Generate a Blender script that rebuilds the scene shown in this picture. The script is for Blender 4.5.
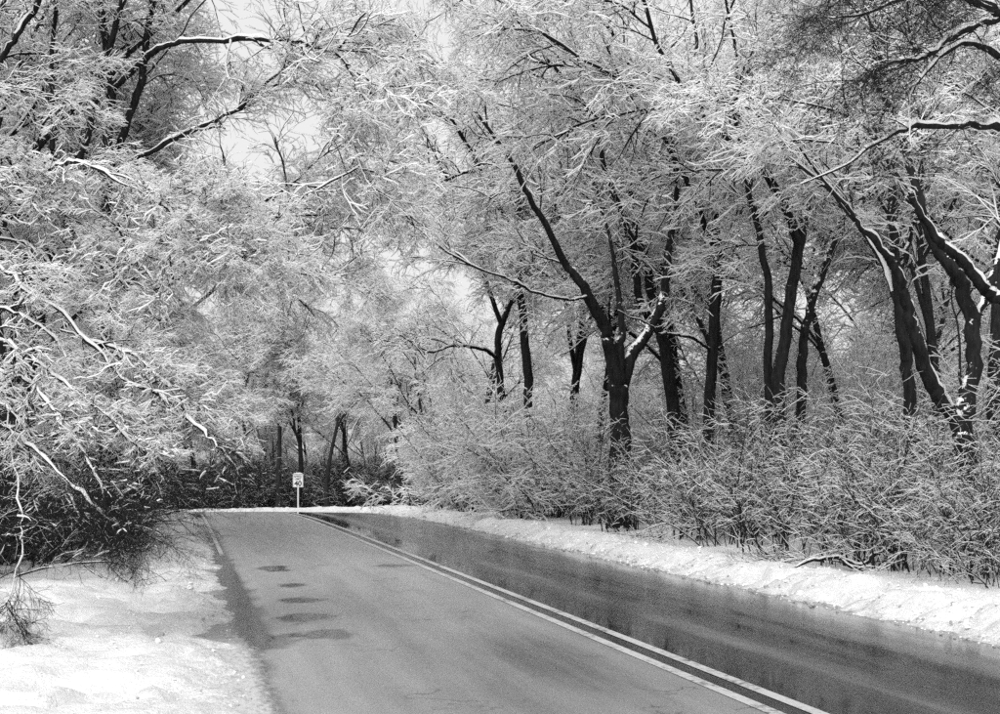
import bpy, bmesh, math
import numpy as np
from mathutils import Vector

sc = bpy.context.scene
for o in list(bpy.data.objects):
    bpy.data.objects.remove(o)

# ------------------------------------------------------------------ camera
F, HOR, CH = 1400.0, 465.0, 1.8          # focal length in px of a 1000 px wide frame, horizon row, eye height
cam = bpy.data.cameras.new('camera')
cam.sensor_width = 36.0
cam.lens = 36.0 * F / 1000.0
cam.shift_y = (HOR - 357.0) / 1000.0
cam.clip_end = 3000.0
cam_o = bpy.data.objects.new('camera', cam)
sc.collection.objects.link(cam_o)
cam_o.location = (0, 0, CH)
cam_o.rotation_euler = (math.radians(90), 0, 0)
sc.camera = cam_o

# ------------------------------------------------------------------ overcast sky
SUN_EL, SUN_AZ = math.radians(47), math.radians(205)
w = bpy.data.worlds.new('World'); sc.world = w; w.use_nodes = True
nt = w.node_tree; nt.nodes.clear()
out = nt.nodes.new('ShaderNodeOutputWorld'); bg = nt.nodes.new('ShaderNodeBackground')
sky = nt.nodes.new('ShaderNodeTexSky'); sky.sky_type = 'NISHITA'; sky.sun_disc = False
sky.sun_elevation = SUN_EL; sky.sun_rotation = SUN_AZ
sky.air_density = 1.0; sky.dust_density = 6.0; sky.ozone_density = 1.0
bw = nt.nodes.new('ShaderNodeRGBToBW')
mixw = nt.nodes.new('ShaderNodeMix'); mixw.data_type = 'FLOAT'
mixw.inputs[0].default_value = 0.75
mixw.inputs[3].default_value = 8.6       # even cloud layer over the whole sky
nt.links.new(sky.outputs[0], bw.inputs[0]); nt.links.new(bw.outputs[0], mixw.inputs[2])
nt.links.new(mixw.outputs[0], bg.inputs[0]); nt.links.new(bg.outputs[0], out.inputs[0])
bg.inputs[1].default_value = 0.0555

sun = bpy.data.lights.new('sun', 'SUN'); sun.energy = 1.5; sun.angle = math.radians(50)
sun_o = bpy.data.objects.new('sun', sun); sc.collection.objects.link(sun_o)
# direction the light comes FROM (azimuth measured like the sky's rotation)
sd = Vector((math.sin(SUN_AZ) * math.cos(SUN_EL), math.cos(SUN_AZ) * math.cos(SUN_EL), math.sin(SUN_EL)))
sun_o.rotation_euler = sd.to_track_quat('Z', 'Y').to_euler()

sc.view_settings.view_transform = 'Standard'
sc.view_settings.look = 'None'
sc.view_settings.exposure = 1.15
sc.view_settings.gamma = 1.0
sc.view_settings.use_curve_mapping = False
sc.render.engine = 'CYCLES'
sc.cycles.max_bounces = 4
sc.cycles.diffuse_bounces = 3
sc.cycles.glossy_bounces = 2
sc.cycles.use_denoising = False
sc.cycles.adaptive_threshold = 0.02
sc.cycles.debug_use_spatial_splits = True
sc.cycles.caustics_reflective = False
sc.cycles.caustics_refractive = False
sc.render.film_transparent = False

# ------------------------------------------------------------------ helpers
def tag(o, label=None, cat=None, group=None, kind=None):
    for k, v in (('label', label), ('category', cat), ('group', group), ('kind', kind)):
        if v: o[k] = v
    return o

def link(name, data, parent=None):
    o = bpy.data.objects.new(name, data)
    sc.collection.objects.link(o)
    if parent: o.parent = parent
    return o

def P(px, py, Y):
    """point that the photograph shows at (px, py), at real distance Y"""
    return np.array([(px - 500) / F * Y, Y, CH + (HOR - py) / F * Y])

def lattice(ix, iy, seed):
    h = (ix.astype(np.int64) * 374761393 + iy.astype(np.int64) * 668265263 + seed * 1274126177) & 0x7fffffff
    h = ((h ^ (h >> 13)) * 1274126177) & 0x7fffffff
    h = (h ^ (h >> 16)) & 0xffffff
    return h / float(0xffffff)

def noise2(x, y, seed=0):
    ix, iy = np.floor(x), np.floor(y)
    fx, fy = x - ix, y - iy
    fx = fx * fx * (3 - 2 * fx); fy = fy * fy * (3 - 2 * fy)
    a = lattice(ix, iy, seed); b = lattice(ix + 1, iy, seed); c = lattice(ix, iy + 1, seed); d = lattice(ix + 1, iy + 1, seed)
    return (a * (1 - fx) + b * fx) * (1 - fy) + (c * (1 - fx) + d * fx) * fy

def fbm(x, y, seed=0, oct=3):
    s, a, t = 0, 1, 0
    for i in range(oct):
        s = s + a * noise2(x * 2 ** i, y * 2 ** i, seed + i * 17); t += a; a *= .5
    return s / t

def sstep(a, b, x):
    t = np.clip((x - a) / (b - a), 0, 1)
    return t * t * (3 - 2 * t)

def mesh_np(name, V, Q, mats, mi=None, smooth=True):
    """mesh from an array of vertices and an array of quads"""
    V = np.asarray(V, np.float32); Q = np.asarray(Q, np.int32)
    me = bpy.data.meshes.new(name)
    me.vertices.add(len(V)); me.vertices.foreach_set('co', V.ravel())
    me.loops.add(Q.size); me.loops.foreach_set('vertex_index', Q.ravel())
    me.polygons.add(len(Q)); me.polygons.foreach_set('loop_start', np.arange(len(Q), dtype=np.int32) * Q.shape[1])
    for m in mats: me.materials.append(m)
    if mi is not None: me.polygons.foreach_set('material_index', np.asarray(mi, np.int32))
    me.polygons.foreach_set('use_smooth', np.full(len(Q), smooth))
    me.update(calc_edges=True)
    return me

# ------------------------------------------------------------------ materials
def new_mat(name):
    m = bpy.data.materials.new(name); m.use_nodes = True
    t = m.node_tree; b = t.nodes['Principled BSDF']
    return m, t, b

def N(t, typ, **kw):
    n = t.nodes.new(typ)
    for k, v in kw.items(): setattr(n, k, v)
    return n

def ramp(t, fac, stops):
    r = N(t, 'ShaderNodeValToRGB'); e = r.color_ramp.elements
    while len(e) < len(stops): e.new(0.5)
    for i, (p, c) in enumerate(stops):
        e[i].position = p; e[i].color = (c, c, c, 1)
    t.links.new(fac, r.inputs[0]); return r.outputs[0]

def math_n(t, op, a, b=None, c=None):
    n = N(t, 'ShaderNodeMath', operation=op)
    for i, v in enumerate((a, b, c)):
        if v is None: continue
        if isinstance(v, (int, float)): n.inputs[i].default_value = v
        else: t.links.new(v, n.inputs[i])
    return n.outputs[0]

def mixf(t, fac, a, b):
    n = N(t, 'ShaderNodeMix', data_type='FLOAT')
    for i, v in ((0, fac), (2, a), (3, b)):
        if isinstance(v, (int, float)): n.inputs[i].default_value = v
        else: t.links.new(v, n.inputs[i])
    return n.outputs[0]

def noise_n(t, vec, scale, detail=3, rough=.55):
    n = N(t, 'ShaderNodeTexNoise'); n.inputs['Scale'].default_value = scale
    n.inputs['Detail'].default_value = detail; n.inputs['Roughness'].default_value = rough
    if vec is not None: t.links.new(vec, n.inputs['Vector'])
    return n.outputs[0]

# snow that sits on branches
m_snow, t, b = new_mat('branch_snow')
b.inputs['Base Color'].default_value = (.93, .93, .93, 1); b.inputs['Roughness'].default_value = .6
b.inputs['Specular IOR Level'].default_value = .2
tr = N(t, 'ShaderNodeBsdfTranslucent'); tr.inputs[0].default_value = (.93, .93, .93, 1)      # light passes through fluffy clumps
ms = N(t, 'ShaderNodeMixShader'); ms.inputs[0].default_value = .35
t.links.new(b.outputs[0], ms.inputs[1]); t.links.new(tr.outputs[0], ms.inputs[2]); t.links.new(ms.outputs[0], t.nodes['Material Output'].inputs[0])

# dark wet bark of twigs
m_twig, t, b = new_mat('twig_bark')
b.inputs['Base Color'].default_value = (.013, .013, .013, 1); b.inputs['Roughness'].default_value = .8
b.inputs['Specular IOR Level'].default_value = .2

# trunk bark with wind-blown snow stuck to its rough side
def bark_material(name, lo, hi, stick):
    m, t, b = new_mat(name)
    tc = N(t, 'ShaderNodeTexCoord'); g = N(t, 'ShaderNodeNewGeometry')
    mp = N(t, 'ShaderNodeMapping'); mp.inputs['Scale'].default_value = (1, 1, .22)
    t.links.new(tc.outputs['Object'], mp.inputs[0])
    n1 = noise_n(t, mp.outputs[0], 14, 5, .65)
    col = ramp(t, n1, [(.3, lo), (.7, hi)])
    sep = N(t, 'ShaderNodeSeparateXYZ'); t.links.new(g.outputs['Normal'], sep.inputs[0])
    n2 = noise_n(t, tc.outputs['Object'], 9, 4, .7)
    n3 = noise_n(t, tc.outputs['Object'], 2.2, 2, .5)
    s = math_n(t, 'ADD', math_n(t, 'MULTIPLY', sep.outputs['Z'], .55), n2)
    s = math_n(t, 'ADD', s, math_n(t, 'MULTIPLY', n3, .35))
    s = math_n(t, 'ADD', s, math_n(t, 'MULTIPLY', sep.outputs['X'], -.05))
    mask = ramp(t, s, [(stick, 0), (stick + .05, 1)])
    mx = N(t, 'ShaderNodeMix', data_type='RGBA')
    t.links.new(mask, mx.inputs[0]); t.links.new(col, mx.inputs[6]); mx.inputs[7].default_value = (.88, .88, .88, 1)
    t.links.new(mx.outputs[2], b.inputs['Base Color'])
    b.inputs['Roughness'].default_value = .85; b.inputs['Specular IOR Level'].default_value = .1
    bp = N(t, 'ShaderNodeBump'); bp.inputs['Strength'].default_value = .8; bp.inputs['Distance'].default_value = .03
    t.links.new(math_n(t, 'ADD', n1, math_n(t, 'MULTIPLY', mask, .8)), bp.inputs['Height'])
    t.links.new(bp.outputs[0], b.inputs['Normal'])
    return m
m_bark = bark_material('trunk_bark', .006, .028, .93)
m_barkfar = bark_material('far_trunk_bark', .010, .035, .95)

# ground snow
m_ground, t, b = new_mat('ground_snow')
tc = N(t, 'ShaderNodeTexCoord'); at = N(t, 'ShaderNodeAttribute', attribute_name='dirt')
n1 = noise_n(t, tc.outputs['Object'], 5, 6, .65); n2 = noise_n(t, tc.outputs['Object'], 38, 4, .7)
d = math_n(t, 'MULTIPLY', at.outputs['Fac'], ramp(t, math_n(t, 'ADD', math_n(t, 'MULTIPLY', n1, .5), math_n(t, 'MULTIPLY', n2, .5)), [(.40, 0), (.62, 1)]))
t.links.new(ramp(t, d, [(0, .72), (.35, .48), (1, .12)]), b.inputs['Base Color'])
b.inputs['Roughness'].default_value = .55; b.inputs['Specular IOR Level'].default_value = .3
bp = N(t, 'ShaderNodeBump'); bp.inputs['Strength'].default_value = .8; bp.inputs['Distance'].default_value = .07
t.links.new(math_n(t, 'ADD', n1, math_n(t, 'MULTIPLY', n2, .3)), bp.inputs['Height']); t.links.new(bp.outputs[0], b.inputs['Normal'])

# wet salted asphalt
m_road, t, b = new_mat('wet_asphalt')
tc = N(t, 'ShaderNodeTexCoord'); at = N(t, 'ShaderNodeAttribute', attribute_name='wet'); as_ = N(t, 'ShaderNodeAttribute', attribute_name='slush')
uv = N(t, 'ShaderNodeUVMap', uv_map='lane')
mp = N(t, 'ShaderNodeMapping'); mp.inputs['Scale'].default_value = (1, .06, 1); t.links.new(uv.outputs[0], mp.inputs[0])
streak = noise_n(t, mp.outputs[0], 3.2, 4, .6)
mp2 = N(t, 'ShaderNodeMapping'); mp2.inputs['Scale'].default_value = (1, .35, 1); t.links.new(uv.outputs[0], mp2.inputs[0])
blot = noise_n(t, mp2.outputs[0], 2.0, 4, .6)
fine = noise_n(t, uv.outputs[0], 60, 4, .8)
wv = math_n(t, 'ADD', at.outputs['Fac'], math_n(t, 'MULTIPLY', math_n(t, 'SUBTRACT', streak, .5), .6))
wv = math_n(t, 'ADD', wv, math_n(t, 'MULTIPLY', math_n(t, 'SUBTRACT', blot, .5), .28))
wv = math_n(t, 'ADD', wv, math_n(t, 'MULTIPLY', math_n(t, 'SUBTRACT', fine, .5), .10))
base = ramp(t, wv, [(0, .29), (.35, .16), (.6, .03), (.9, .012)])
grain = ramp(t, fine, [(.33, .62), (.5, .95), (.68, 1.35)])
base = math_n(t, 'MULTIPLY', base, grain)
crk = N(t, 'ShaderNodeTexVoronoi', feature='DISTANCE_TO_EDGE'); crk.inputs['Scale'].default_value = .55
wp = N(t, 'ShaderNodeVectorMath', operation='ADD'); nz = N(t, 'ShaderNodeTexNoise'); nz.inputs['Scale'].default_value = 1.7; nz.inputs['Detail'].default_value = 5
t.links.new(uv.outputs[0], nz.inputs['Vector']); t.links.new(uv.outputs[0], wp.inputs[0]); t.links.new(nz.outputs['Color'], wp.inputs[1]); t.links.new(wp.outputs[0], crk.inputs['Vector'])
ck = math_n(t, 'MULTIPLY', ramp(t, crk.outputs['Distance'], [(.0, 1), (.012, 0)]), ramp(t, blot, [(.5, 0), (.6, .6)]))
base = math_n(t, 'MULTIPLY', base, math_n(t, 'SUBTRACT', 1, ck))
sl = ramp(t, math_n(t, 'ADD', as_.outputs['Fac'], math_n(t, 'MULTIPLY', math_n(t, 'SUBTRACT', noise_n(t, mp2.outputs[0], 16, 6, .78), .5), 1.2)), [(.45, 0), (.85, 1)])
base = mixf(t, sl, base, math_n(t, 'ADD', .22, math_n(t, 'MULTIPLY', noise_n(t, mp2.outputs[0], 30, 4, .8), .45)))
t.links.new(base, b.inputs['Base Color'])
rg = ramp(t, wv, [(0, .27), (.35, .24), (.6, .17), (.85, .03)])
rg = mixf(t, sl, rg, .6)
t.links.new(rg, b.inputs['Roughness']); b.inputs['IOR'].default_value = 1.36
bp = N(t, 'ShaderNodeBump'); bp.inputs['Distance'].default_value = .004
t.links.new(mixf(t, ramp(t, wv, [(.3, 1), (.85, 0)]), .02, .5), bp.inputs['Strength'])
t.links.new(fine, bp.inputs['Height']); t.links.new(bp.outputs[0], b.inputs['Normal'])

# road paint
m_paint, t, b = new_mat('worn_road_paint')
uv = N(t, 'ShaderNodeUVMap', uv_map='lane')
n1 = noise_n(t, uv.outputs[0], 14, 5, .7); n2 = noise_n(t, uv.outputs[0], 1.1, 3, .6)
k = ramp(t, math_n(t, 'ADD', math_n(t, 'MULTIPLY', n1, .6), math_n(t, 'MULTIPLY', n2, .4)), [(.38, .08), (.50, .46)])
t.links.new(k, b.inputs['Base Color']); b.inputs['Roughness'].default_value = .4

m_sign, t, b = new_mat('sign_sheeting'); b.inputs['Base Color'].default_value = (.62, .62, .62, 1); b.inputs['Roughness'].default_value = .4
m_ink, t, b = new_mat('sign_ink'); b.inputs['Base Color'].default_value = (.015, .015, .015, 1); b.inputs['Roughness'].default_value = .5
m_steel, t, b = new_mat('galvanised_steel'); b.inputs['Base Color'].default_value = (.55, .55, .55, 1); b.inputs['Roughness'].default_value = .5; b.inputs['Metallic'].default_value = .3

# ------------------------------------------------------------------ terrain and road course
SL = -.2285                                             # the straight runs this far left per metre ahead
kx = np.array([-80, 38, 48, 60, 75, 90, 120, 170, 1500.]); kz = np.array([0, 0, -.03, -.22, -.76, -1.36, -1.9, -2.1, -2.1])
_yy = np.arange(-90, 1500, 1.0); _zz = np.interp(_yy, kx, kz)
_k = np.hanning(13); _k /= _k.sum(); _zz = np.convolve(np.pad(_zz, 6, mode='edge'), _k, 'valid')
def prof(y): return np.interp(y, _yy, _zz)

Y0, Y1, RAD = -20.0, 56.0, 46.0
th0 = math.atan(-SL)
p0 = np.array([2.07 + SL * (Y0 - 10.2), Y0]); p1 = np.array([2.07 + SL * (Y1 - 10.2), Y1])
Ls = np.linalg.norm(p1 - p0)
C = p1 + RAD * np.array([-math.cos(th0), -math.sin(th0)])
def course(s):
    s = np.asarray(s, float)
    d = (p1 - p0) / Ls
    st = p0 + s[:, None] * d
    ph = th0 + np.clip(s - Ls, 0, None) / RAD
    cu = C + RAD * np.stack([np.cos(ph), np.sin(ph)], 1)
    pos = np.where((s <= Ls)[:, None], st, cu)
    th = np.where(s <= Ls, th0, ph)
    nr = np.stack([np.cos(th), np.sin(th)], 1)         # towards the right-hand verge
    return pos, nr
def lateral(x, y):
    """signed distance from the centre of the road and distance along it"""
    s0 = (np.stack([x, y], -1) - p0) @ ((p1 - p0) / Ls)
    nr = np.array([math.cos(th0), math.sin(th0)])
    u0 = (np.stack([x, y], -1) - p0) @ nr
    dx, dy = x - C[0], y - C[1]
    r = np.hypot(dx, dy); ph = np.arctan2(dy, dx)
    u1 = r - RAD; s1 = Ls + (ph - th0) * RAD
    far = (ph > th0) & (ph < th0 + 2.2) & (r > 6)
    return np.where(far, u1, u0), np.where(far, s1, s0)

def ground_z(x, y, detail=True):
    x = np.asarray(x, float); y = np.asarray(y, float)
    u, s = lateral(x, y)
    z = prof(y)
    wob = (fbm(s * .45, u * .8, 5, 3) - .5) * .5 + (fbm(s * 2.2, u * 4, 6, 3) - .5) * .2
    a = np.abs(u) + wob * np.where(u > 0, .55, 1.0)
    right = sstep(3.6, 4.4, a) * .21 + np.exp(-((a - 4.7) / .8) ** 2) * .09 + sstep(5.5, 9, a) * .12
    left = sstep(3.38, 4.3, a) * .13 + sstep(4.6, 8, a) * .16
    bank = np.where(u > 0, right, left) - .05
    if detail:
        lump = sstep(3.5, 4.0, a)
        churn = np.where(u > 0, np.exp(-((a - 4.3) / .7) ** 2) * .8 + .3, .8)
        pit = sstep(.62, .8, noise2(x * 2.3, y * 1.9, 55)) * .15 + sstep(.62, .8, noise2(x * 4.1, y * 3.7, 57)) * .09
        bank = bank + lump * churn * ((fbm(x * 2.1, y * 2.1, 9, 4) - .5) * .24 + (np.abs(fbm(x * 4.5, y * 4.5, 31, 3) - .5)) * -.14 + .03 - pit)
        bank = bank + sstep(3.6, 8, a) * (fbm(x * .35, y * .35, 71, 2) - .5) * .25
    return z + bank

def gz(x, y): return float(ground_z(np.array([x]), np.array([y]), False)[0])

def axis(fine0, fine1, step, lo, hi, g=1.18):
    m = list(np.arange(fine0, fine1, step)); a = []; d = step; q = fine0
    while q > lo: d *= g; q -= d; a.append(q)
    e = []; d = step; q = m[-1]
    while q < hi: d *= g; q += d; e.append(q)
    return np.array(a[::-1] + m + e)
gx = axis(-14, 10.5, .10, -700, 700, 1.3); gy = axis(8.5, 48, .14, -60, 1200, 1.25)
gx = np.concatenate([gx[gx < -46], np.arange(-46, -14, .5), gx[(gx >= -14) & (gx < 11)], np.arange(11.2, 22, .6), gx[gx > 22]])
gy = np.concatenate([gy[gy < 48], np.arange(48, 62, .25), np.arange(62, 110, .6), gy[gy > 110]])
X, Yg = np.meshgrid(gx, gy)
Zg = ground_z(X.ravel(), Yg.ravel())
nx, ny = len(gx), len(gy)
ii = (np.arange(ny - 1)[:, None] * nx + np.arange(nx - 1)[None]).ravel()
Q = np.stack([ii, ii + 1, ii + 1 + nx, ii + nx], 1)
me = mesh_np('snowy_ground', np.stack([X.ravel(), Yg.ravel(), Zg], 1), Q, [m_ground])
u, s = lateral(X.ravel(), Yg.ravel())
au = np.abs(u)
dirt = np.where(u > 0, np.exp(-np.clip(au - 3.6, 0, 9) / .35) * 1.0 + .12 * np.exp(-((au - 4.6) / .6) ** 2), np.exp(-np.clip(au - 3.6, 0, 9) / .55) * .85 + .05)
a = me.attributes.new('dirt', 'FLOAT', 'POINT'); a.data.foreach_set('value', dirt.astype(np.float32))
tag(link('snowy_ground', me), 'snow covered roadside ground with rough ploughed edges', 'ground', kind='structure')

# road sheet
us = np.arange(-4.2, 4.0501, .10)
ss = np.concatenate([np.arange(22, 84, .18), np.arange(84, 150, .6)])
pos, nr = course(ss)
U, S = np.meshgrid(us, ss)
RX = pos[:, None, 0] + nr[:, None, 0] * us; RY = pos[:, None, 1] + nr[:, None, 1] * us
RZ = prof(RY) - .012 * np.abs(U) + .03
nu, ns = len(us), len(ss)
ii = (np.arange(ns - 1)[:, None] * nu + np.arange(nu - 1)[None]).ravel()
Q = np.stack([ii, ii + 1, ii + 1 + nu, ii + nu], 1)
road = mesh_np('road', np.stack([RX.ravel(), RY.ravel(), RZ.ravel()], 1), Q, [m_road])
uvl = road.uv_layers.new(name='lane')
UVv = np.stack([U.ravel(), S.ravel()], 1)
uvl.data.foreach_set('uv', UVv[Q.ravel()].astype(np.float32).ravel())
u, s = U.ravel(), S.ravel(); yr = RY.ravel()
g = lambda c, wd: np.exp(-((u - c) / wd) ** 2)
wet = np.full(len(u), .10) - .08 * sstep(15, 28, yr)  # left lane paler farther off: stronger reflection near the crest put into the colour
wet = np.where(u > 0, .74, wet)
wet -= (.30 * g(1.15, .22) + .20 * g(2.75, .25)) * (.6 + .8 * fbm(s * .25, u * .8, 61, 2))                          # tyre-dried tracks of the right-hand lane
wet += .22 * g(.42, .2)
wet = np.where(np.abs(u) < .12, .62, wet)
wet += .62 * sstep(-.03, -.11, u + 3.24 + .22 * sstep(15.5, 13, yr) + .12 * (fbm(s * 1.6, u * 3, 8, 3) - .5))                                       # dark bare edge beside the snow
wet += .12 * g(-1.9, .5) * sstep(26, 10, yr)
wet += .10 * g(-2.2, .7)
wet += np.where(u > .1, -.12, .0) * sstep(25, 45, yr)
wet += np.where((u > .1) & (u < .9), .25, 0) * sstep(22, 36, yr) * g(.5, .35)
for (px, py, wx, wy, k) in ((272, 569, .34, .75, .7), (293, 585, .25, .3, .45), (297, 600, .4, .55, .5), (305, 617, .5, .55, .72), (322, 634, .48, .42, .66), (395, 567, .4, .4, .35), (265, 640, .3, .8, .3)):
    q = P(px, py, F * CH / (py - HOR)); qu, qs = lateral(q[0:1], q[1:2])
    du = (u - qu) / (wx * .8) + (fbm(u * 2.5, s * 2.5, 40, 3) - .5) * 1.7; dv = (s - qs) / (wy * .8) + (fbm(u * 3, s * 3, 44, 3) - .5) * 1.7
    wet += (k + .1) * sstep(1.25, .75, np.sqrt(du ** 2 + dv ** 2))
wet += .35 * np.exp(-(((u + 1.0) / .5) ** 2 + ((s - 34.2) / 2.4) ** 2))   # damp patch in the near lane
a = road.attributes.new('wet', 'FLOAT', 'POINT'); a.data.foreach_set('value', wet.astype(np.float32))
slush = sstep(-3.45, -3.75, u) * .5 + .36 * sstep(-3.35, -3.5, u) * sstep(15.5, 13.5, yr) + sstep(3.45, 3.75, u) * .5
a = road.attributes.new('slush', 'FLOAT', 'POINT'); a.data.foreach_set('value', slush.astype(np.float32))
tag(link('road', road), 'wet two lane asphalt road bending left over a low crest', 'road', kind='structure')

def marking(name, c, wd, s0, s1, label):
    sv = np.arange(s0, s1, .3); pos, nr = course(sv); vs = []
    for off in (-wd / 2, wd / 2):
        q = pos + nr * (c + off); vs.append(np.stack([q[:, 0], q[:, 1], prof(q[:, 1]) - .012 * abs(c) + .035], 1))
    n = len(sv); V = np.concatenate(vs); i = np.arange(n - 1)
    me = mesh_np(name, V, np.stack([i, i + n, i + n + 1, i + 1], 1), [m_paint])
    l = me.uv_layers.new(name='lane')
    UVv = np.stack([np.repeat([c - wd / 2, c + wd / 2], n), np.tile(sv, 2)], 1)
    Qi = np.stack([i, i + n, i + n + 1, i + 1], 1)
    l.data.foreach_set('uv', UVv[Qi.ravel()].astype(np.float32).ravel())
    tag(link(name, me), label, 'road marking', kind='structure')
marking('centre_line_marking', -.15, .12, 22, 120, 'left stripe of the painted double centre line')
marking('centre_line_marking', .15, .12, 22, 120, 'right stripe of the painted double centre line')
marking('edge_line_marking', -3.47, .09, 50, 100, 'thin white edge line beside the left snow bank')

# ------------------------------------------------------------------ branching plants
class Build:
    def __init__(self): self.V = []; self.Q = []; self.M = []; self.n = 0
    def add(self, V, Q, M):
        self.V.append(V.astype(np.float32)); self.Q.append((Q + self.n).astype(np.int32)); self.M.append(M.astype(np.int8)); self.n += len(V)
    def mesh(self, name, mats, smooth=True, shift=None):
        V = np.concatenate(self.V)
        if shift is not None: V = V - np.asarray(shift, np.float32)
        return mesh_np(name, V, np.concatenate(self.Q), mats, np.concatenate(self.M), smooth)

def unit(v): return v / np.maximum(np.linalg.norm(v, axis=-1, keepdims=True), 1e-9)

def tube(B, pts, rad, S, snow, rng, bare=.15, lump=.45, bark=0, white=1):
    """N branches of K pieces as S-sided tubes; snow (metres) is piled on whatever lies flat enough to hold it"""
    Nn, K1, _ = pts.shape
    T = np.empty_like(pts); T[:, 1:-1] = pts[:, 2:] - pts[:, :-2]; T[:, 0] = pts[:, 1] - pts[:, 0]; T[:, -1] = pts[:, -1] - pts[:, -2]
    T = unit(T)
    side = np.stack([T[..., 1], -T[..., 0], np.zeros(T.shape[:2])], -1)
    hl = np.linalg.norm(side, axis=-1, keepdims=True)
    side = np.where(hl > .05, side / np.maximum(hl, 1e-6), np.array([1., 0, 0]))
    upright = (np.abs(T[..., 2]).mean(1) > .91)[:, None, None]        # stems: a frame that does not spin as they sway
    side = np.where(upright, unit(np.stack([T[..., 2], np.zeros(T.shape[:2]), -T[..., 0]], -1)), side)
    Uv = np.cross(side, T)
    horiz = np.sqrt(np.clip(1 - T[..., 2] ** 2, 0, 1))
    snow = np.asarray(snow, float); h = snow * sstep(.2, .8, horiz) * rng.uniform(1 - lump, 1 + lump, (Nn, K1))
    h = np.where(upright[:, :, 0], 0, h); h[:, -1] *= .75
    bare = np.asarray(bare, float).reshape(-1, 1)
    isb = rng.random((Nn, 1)) < bare * .75
    isb = isb | (rng.random((Nn, K1)) < bare * .5)          # gaps where the snow has dropped off; clumps taper into them
    h = np.where(isb, h * .04, h)
    seg = (h[:, 1:] + h[:, :-1]) * .5 > .22 * snow.max()
    on = np.zeros((Nn, K1), bool); on[:, 1:] |= seg; on[:, :-1] |= seg
    h = np.where(on, h, 0)
    if S == 3: ang = np.radians([210, 330, 90]); up = [0, 1, 1]
    elif S == 4: ang = np.radians([-90, 0, 90, 180]); up = [0, 1, 1, 0]
    elif S == 6: ang = np.radians([-90, -35, 20, 90, 160, 215]); up = [0, 0, 1, 1, 0, 0]
    else:
        ang = np.radians(np.arange(S) * 360. / S - 90 + 180. / S); mid = ang + math.pi / S
        up = (np.sin(mid) > (.2 if S < 12 else .4)).astype(int)
    ca, sa = np.cos(ang), np.sin(ang)
    lift = np.clip(sa, 0, 1) ** .7
    wide = np.clip(1 - np.abs(sa), 0, 1)
    R = rad[..., None]
    dx = ca * (R + .22 * h[..., None] * (1 if S < 6 else 1.4) * (sa > -.2))
    dy = sa * R + lift * h[..., None]
    V = pts[:, :, None, :] + side[:, :, None, :] * dx[..., None] + Uv[:, :, None, :] * dy[..., None]
    idx = np.arange(Nn * K1 * S).reshape(Nn, K1, S)
    a = idx[:, :-1]; b = idx[:, 1:]
    Qd = np.stack([a, np.roll(a, -1, 2), np.roll(b, -1, 2), b], -1)
    M = np.where(seg[:, :, None] & np.array(up, bool)[None, None], white, bark)
    B.add(V.reshape(-1, 3), Qd.reshape(-1, 4), M.ravel())

def grow(p, d, L, r0, r1, K, rng, wig=.12, trop=(0, 0, 0)):
    """N branches grown in K steps; trop bends them step by step (gravity, reach for the light)"""
    Nn = len(p); pts = np.empty((Nn, K + 1, 3)); pts[:, 0] = p; d = unit(d); trop = np.asarray(trop, float)
    for k in range(K):
        d = unit(d + rng.normal(0, wig, (Nn, 3)) + trop * (1 if trop.ndim > 1 else 1))
        pts[:, k + 1] = pts[:, k] + d * (L / K)[:, None]
    tt = np.linspace(0, 1, K + 1)[None]
    rad = r0[:, None] * (1 - tt) + r1[:, None] * tt
    return pts, rad

def spawn(pts, rad, n, t0, t1, ang, rng, flat=.5, lift=0.0, sd=.22):
    Nn, K1, _ = pts.shape; K = K1 - 1
    t = t0 + (t1 - t0) * ((np.arange(n)[None] + rng.random((Nn, n))) / n)
    f = np.clip(t * K, 0, K - 1e-4); i = f.astype(int); f = f - i
    r = np.arange(Nn)[:, None]
    a, b = pts[r, i], pts[r, i + 1]
    p = a + (b - a) * f[..., None]; T = unit(b - a)
    rr = rad[r, i] * (1 - f) + rad[r, i + 1] * f
    q = rng.normal(0, 1, p.shape); q[..., 2] *= flat
    q = unit(q - (q * T).sum(-1, keepdims=True) * T)
    an = np.clip(rng.normal(ang, sd, t.shape), .15, 1.7)[..., None]
    d = np.cos(an) * T + np.sin(an) * q; d[..., 2] += lift
    return p.reshape(-1, 3), unit(d).reshape(-1, 3), rr.ravel(), t.ravel()

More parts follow.
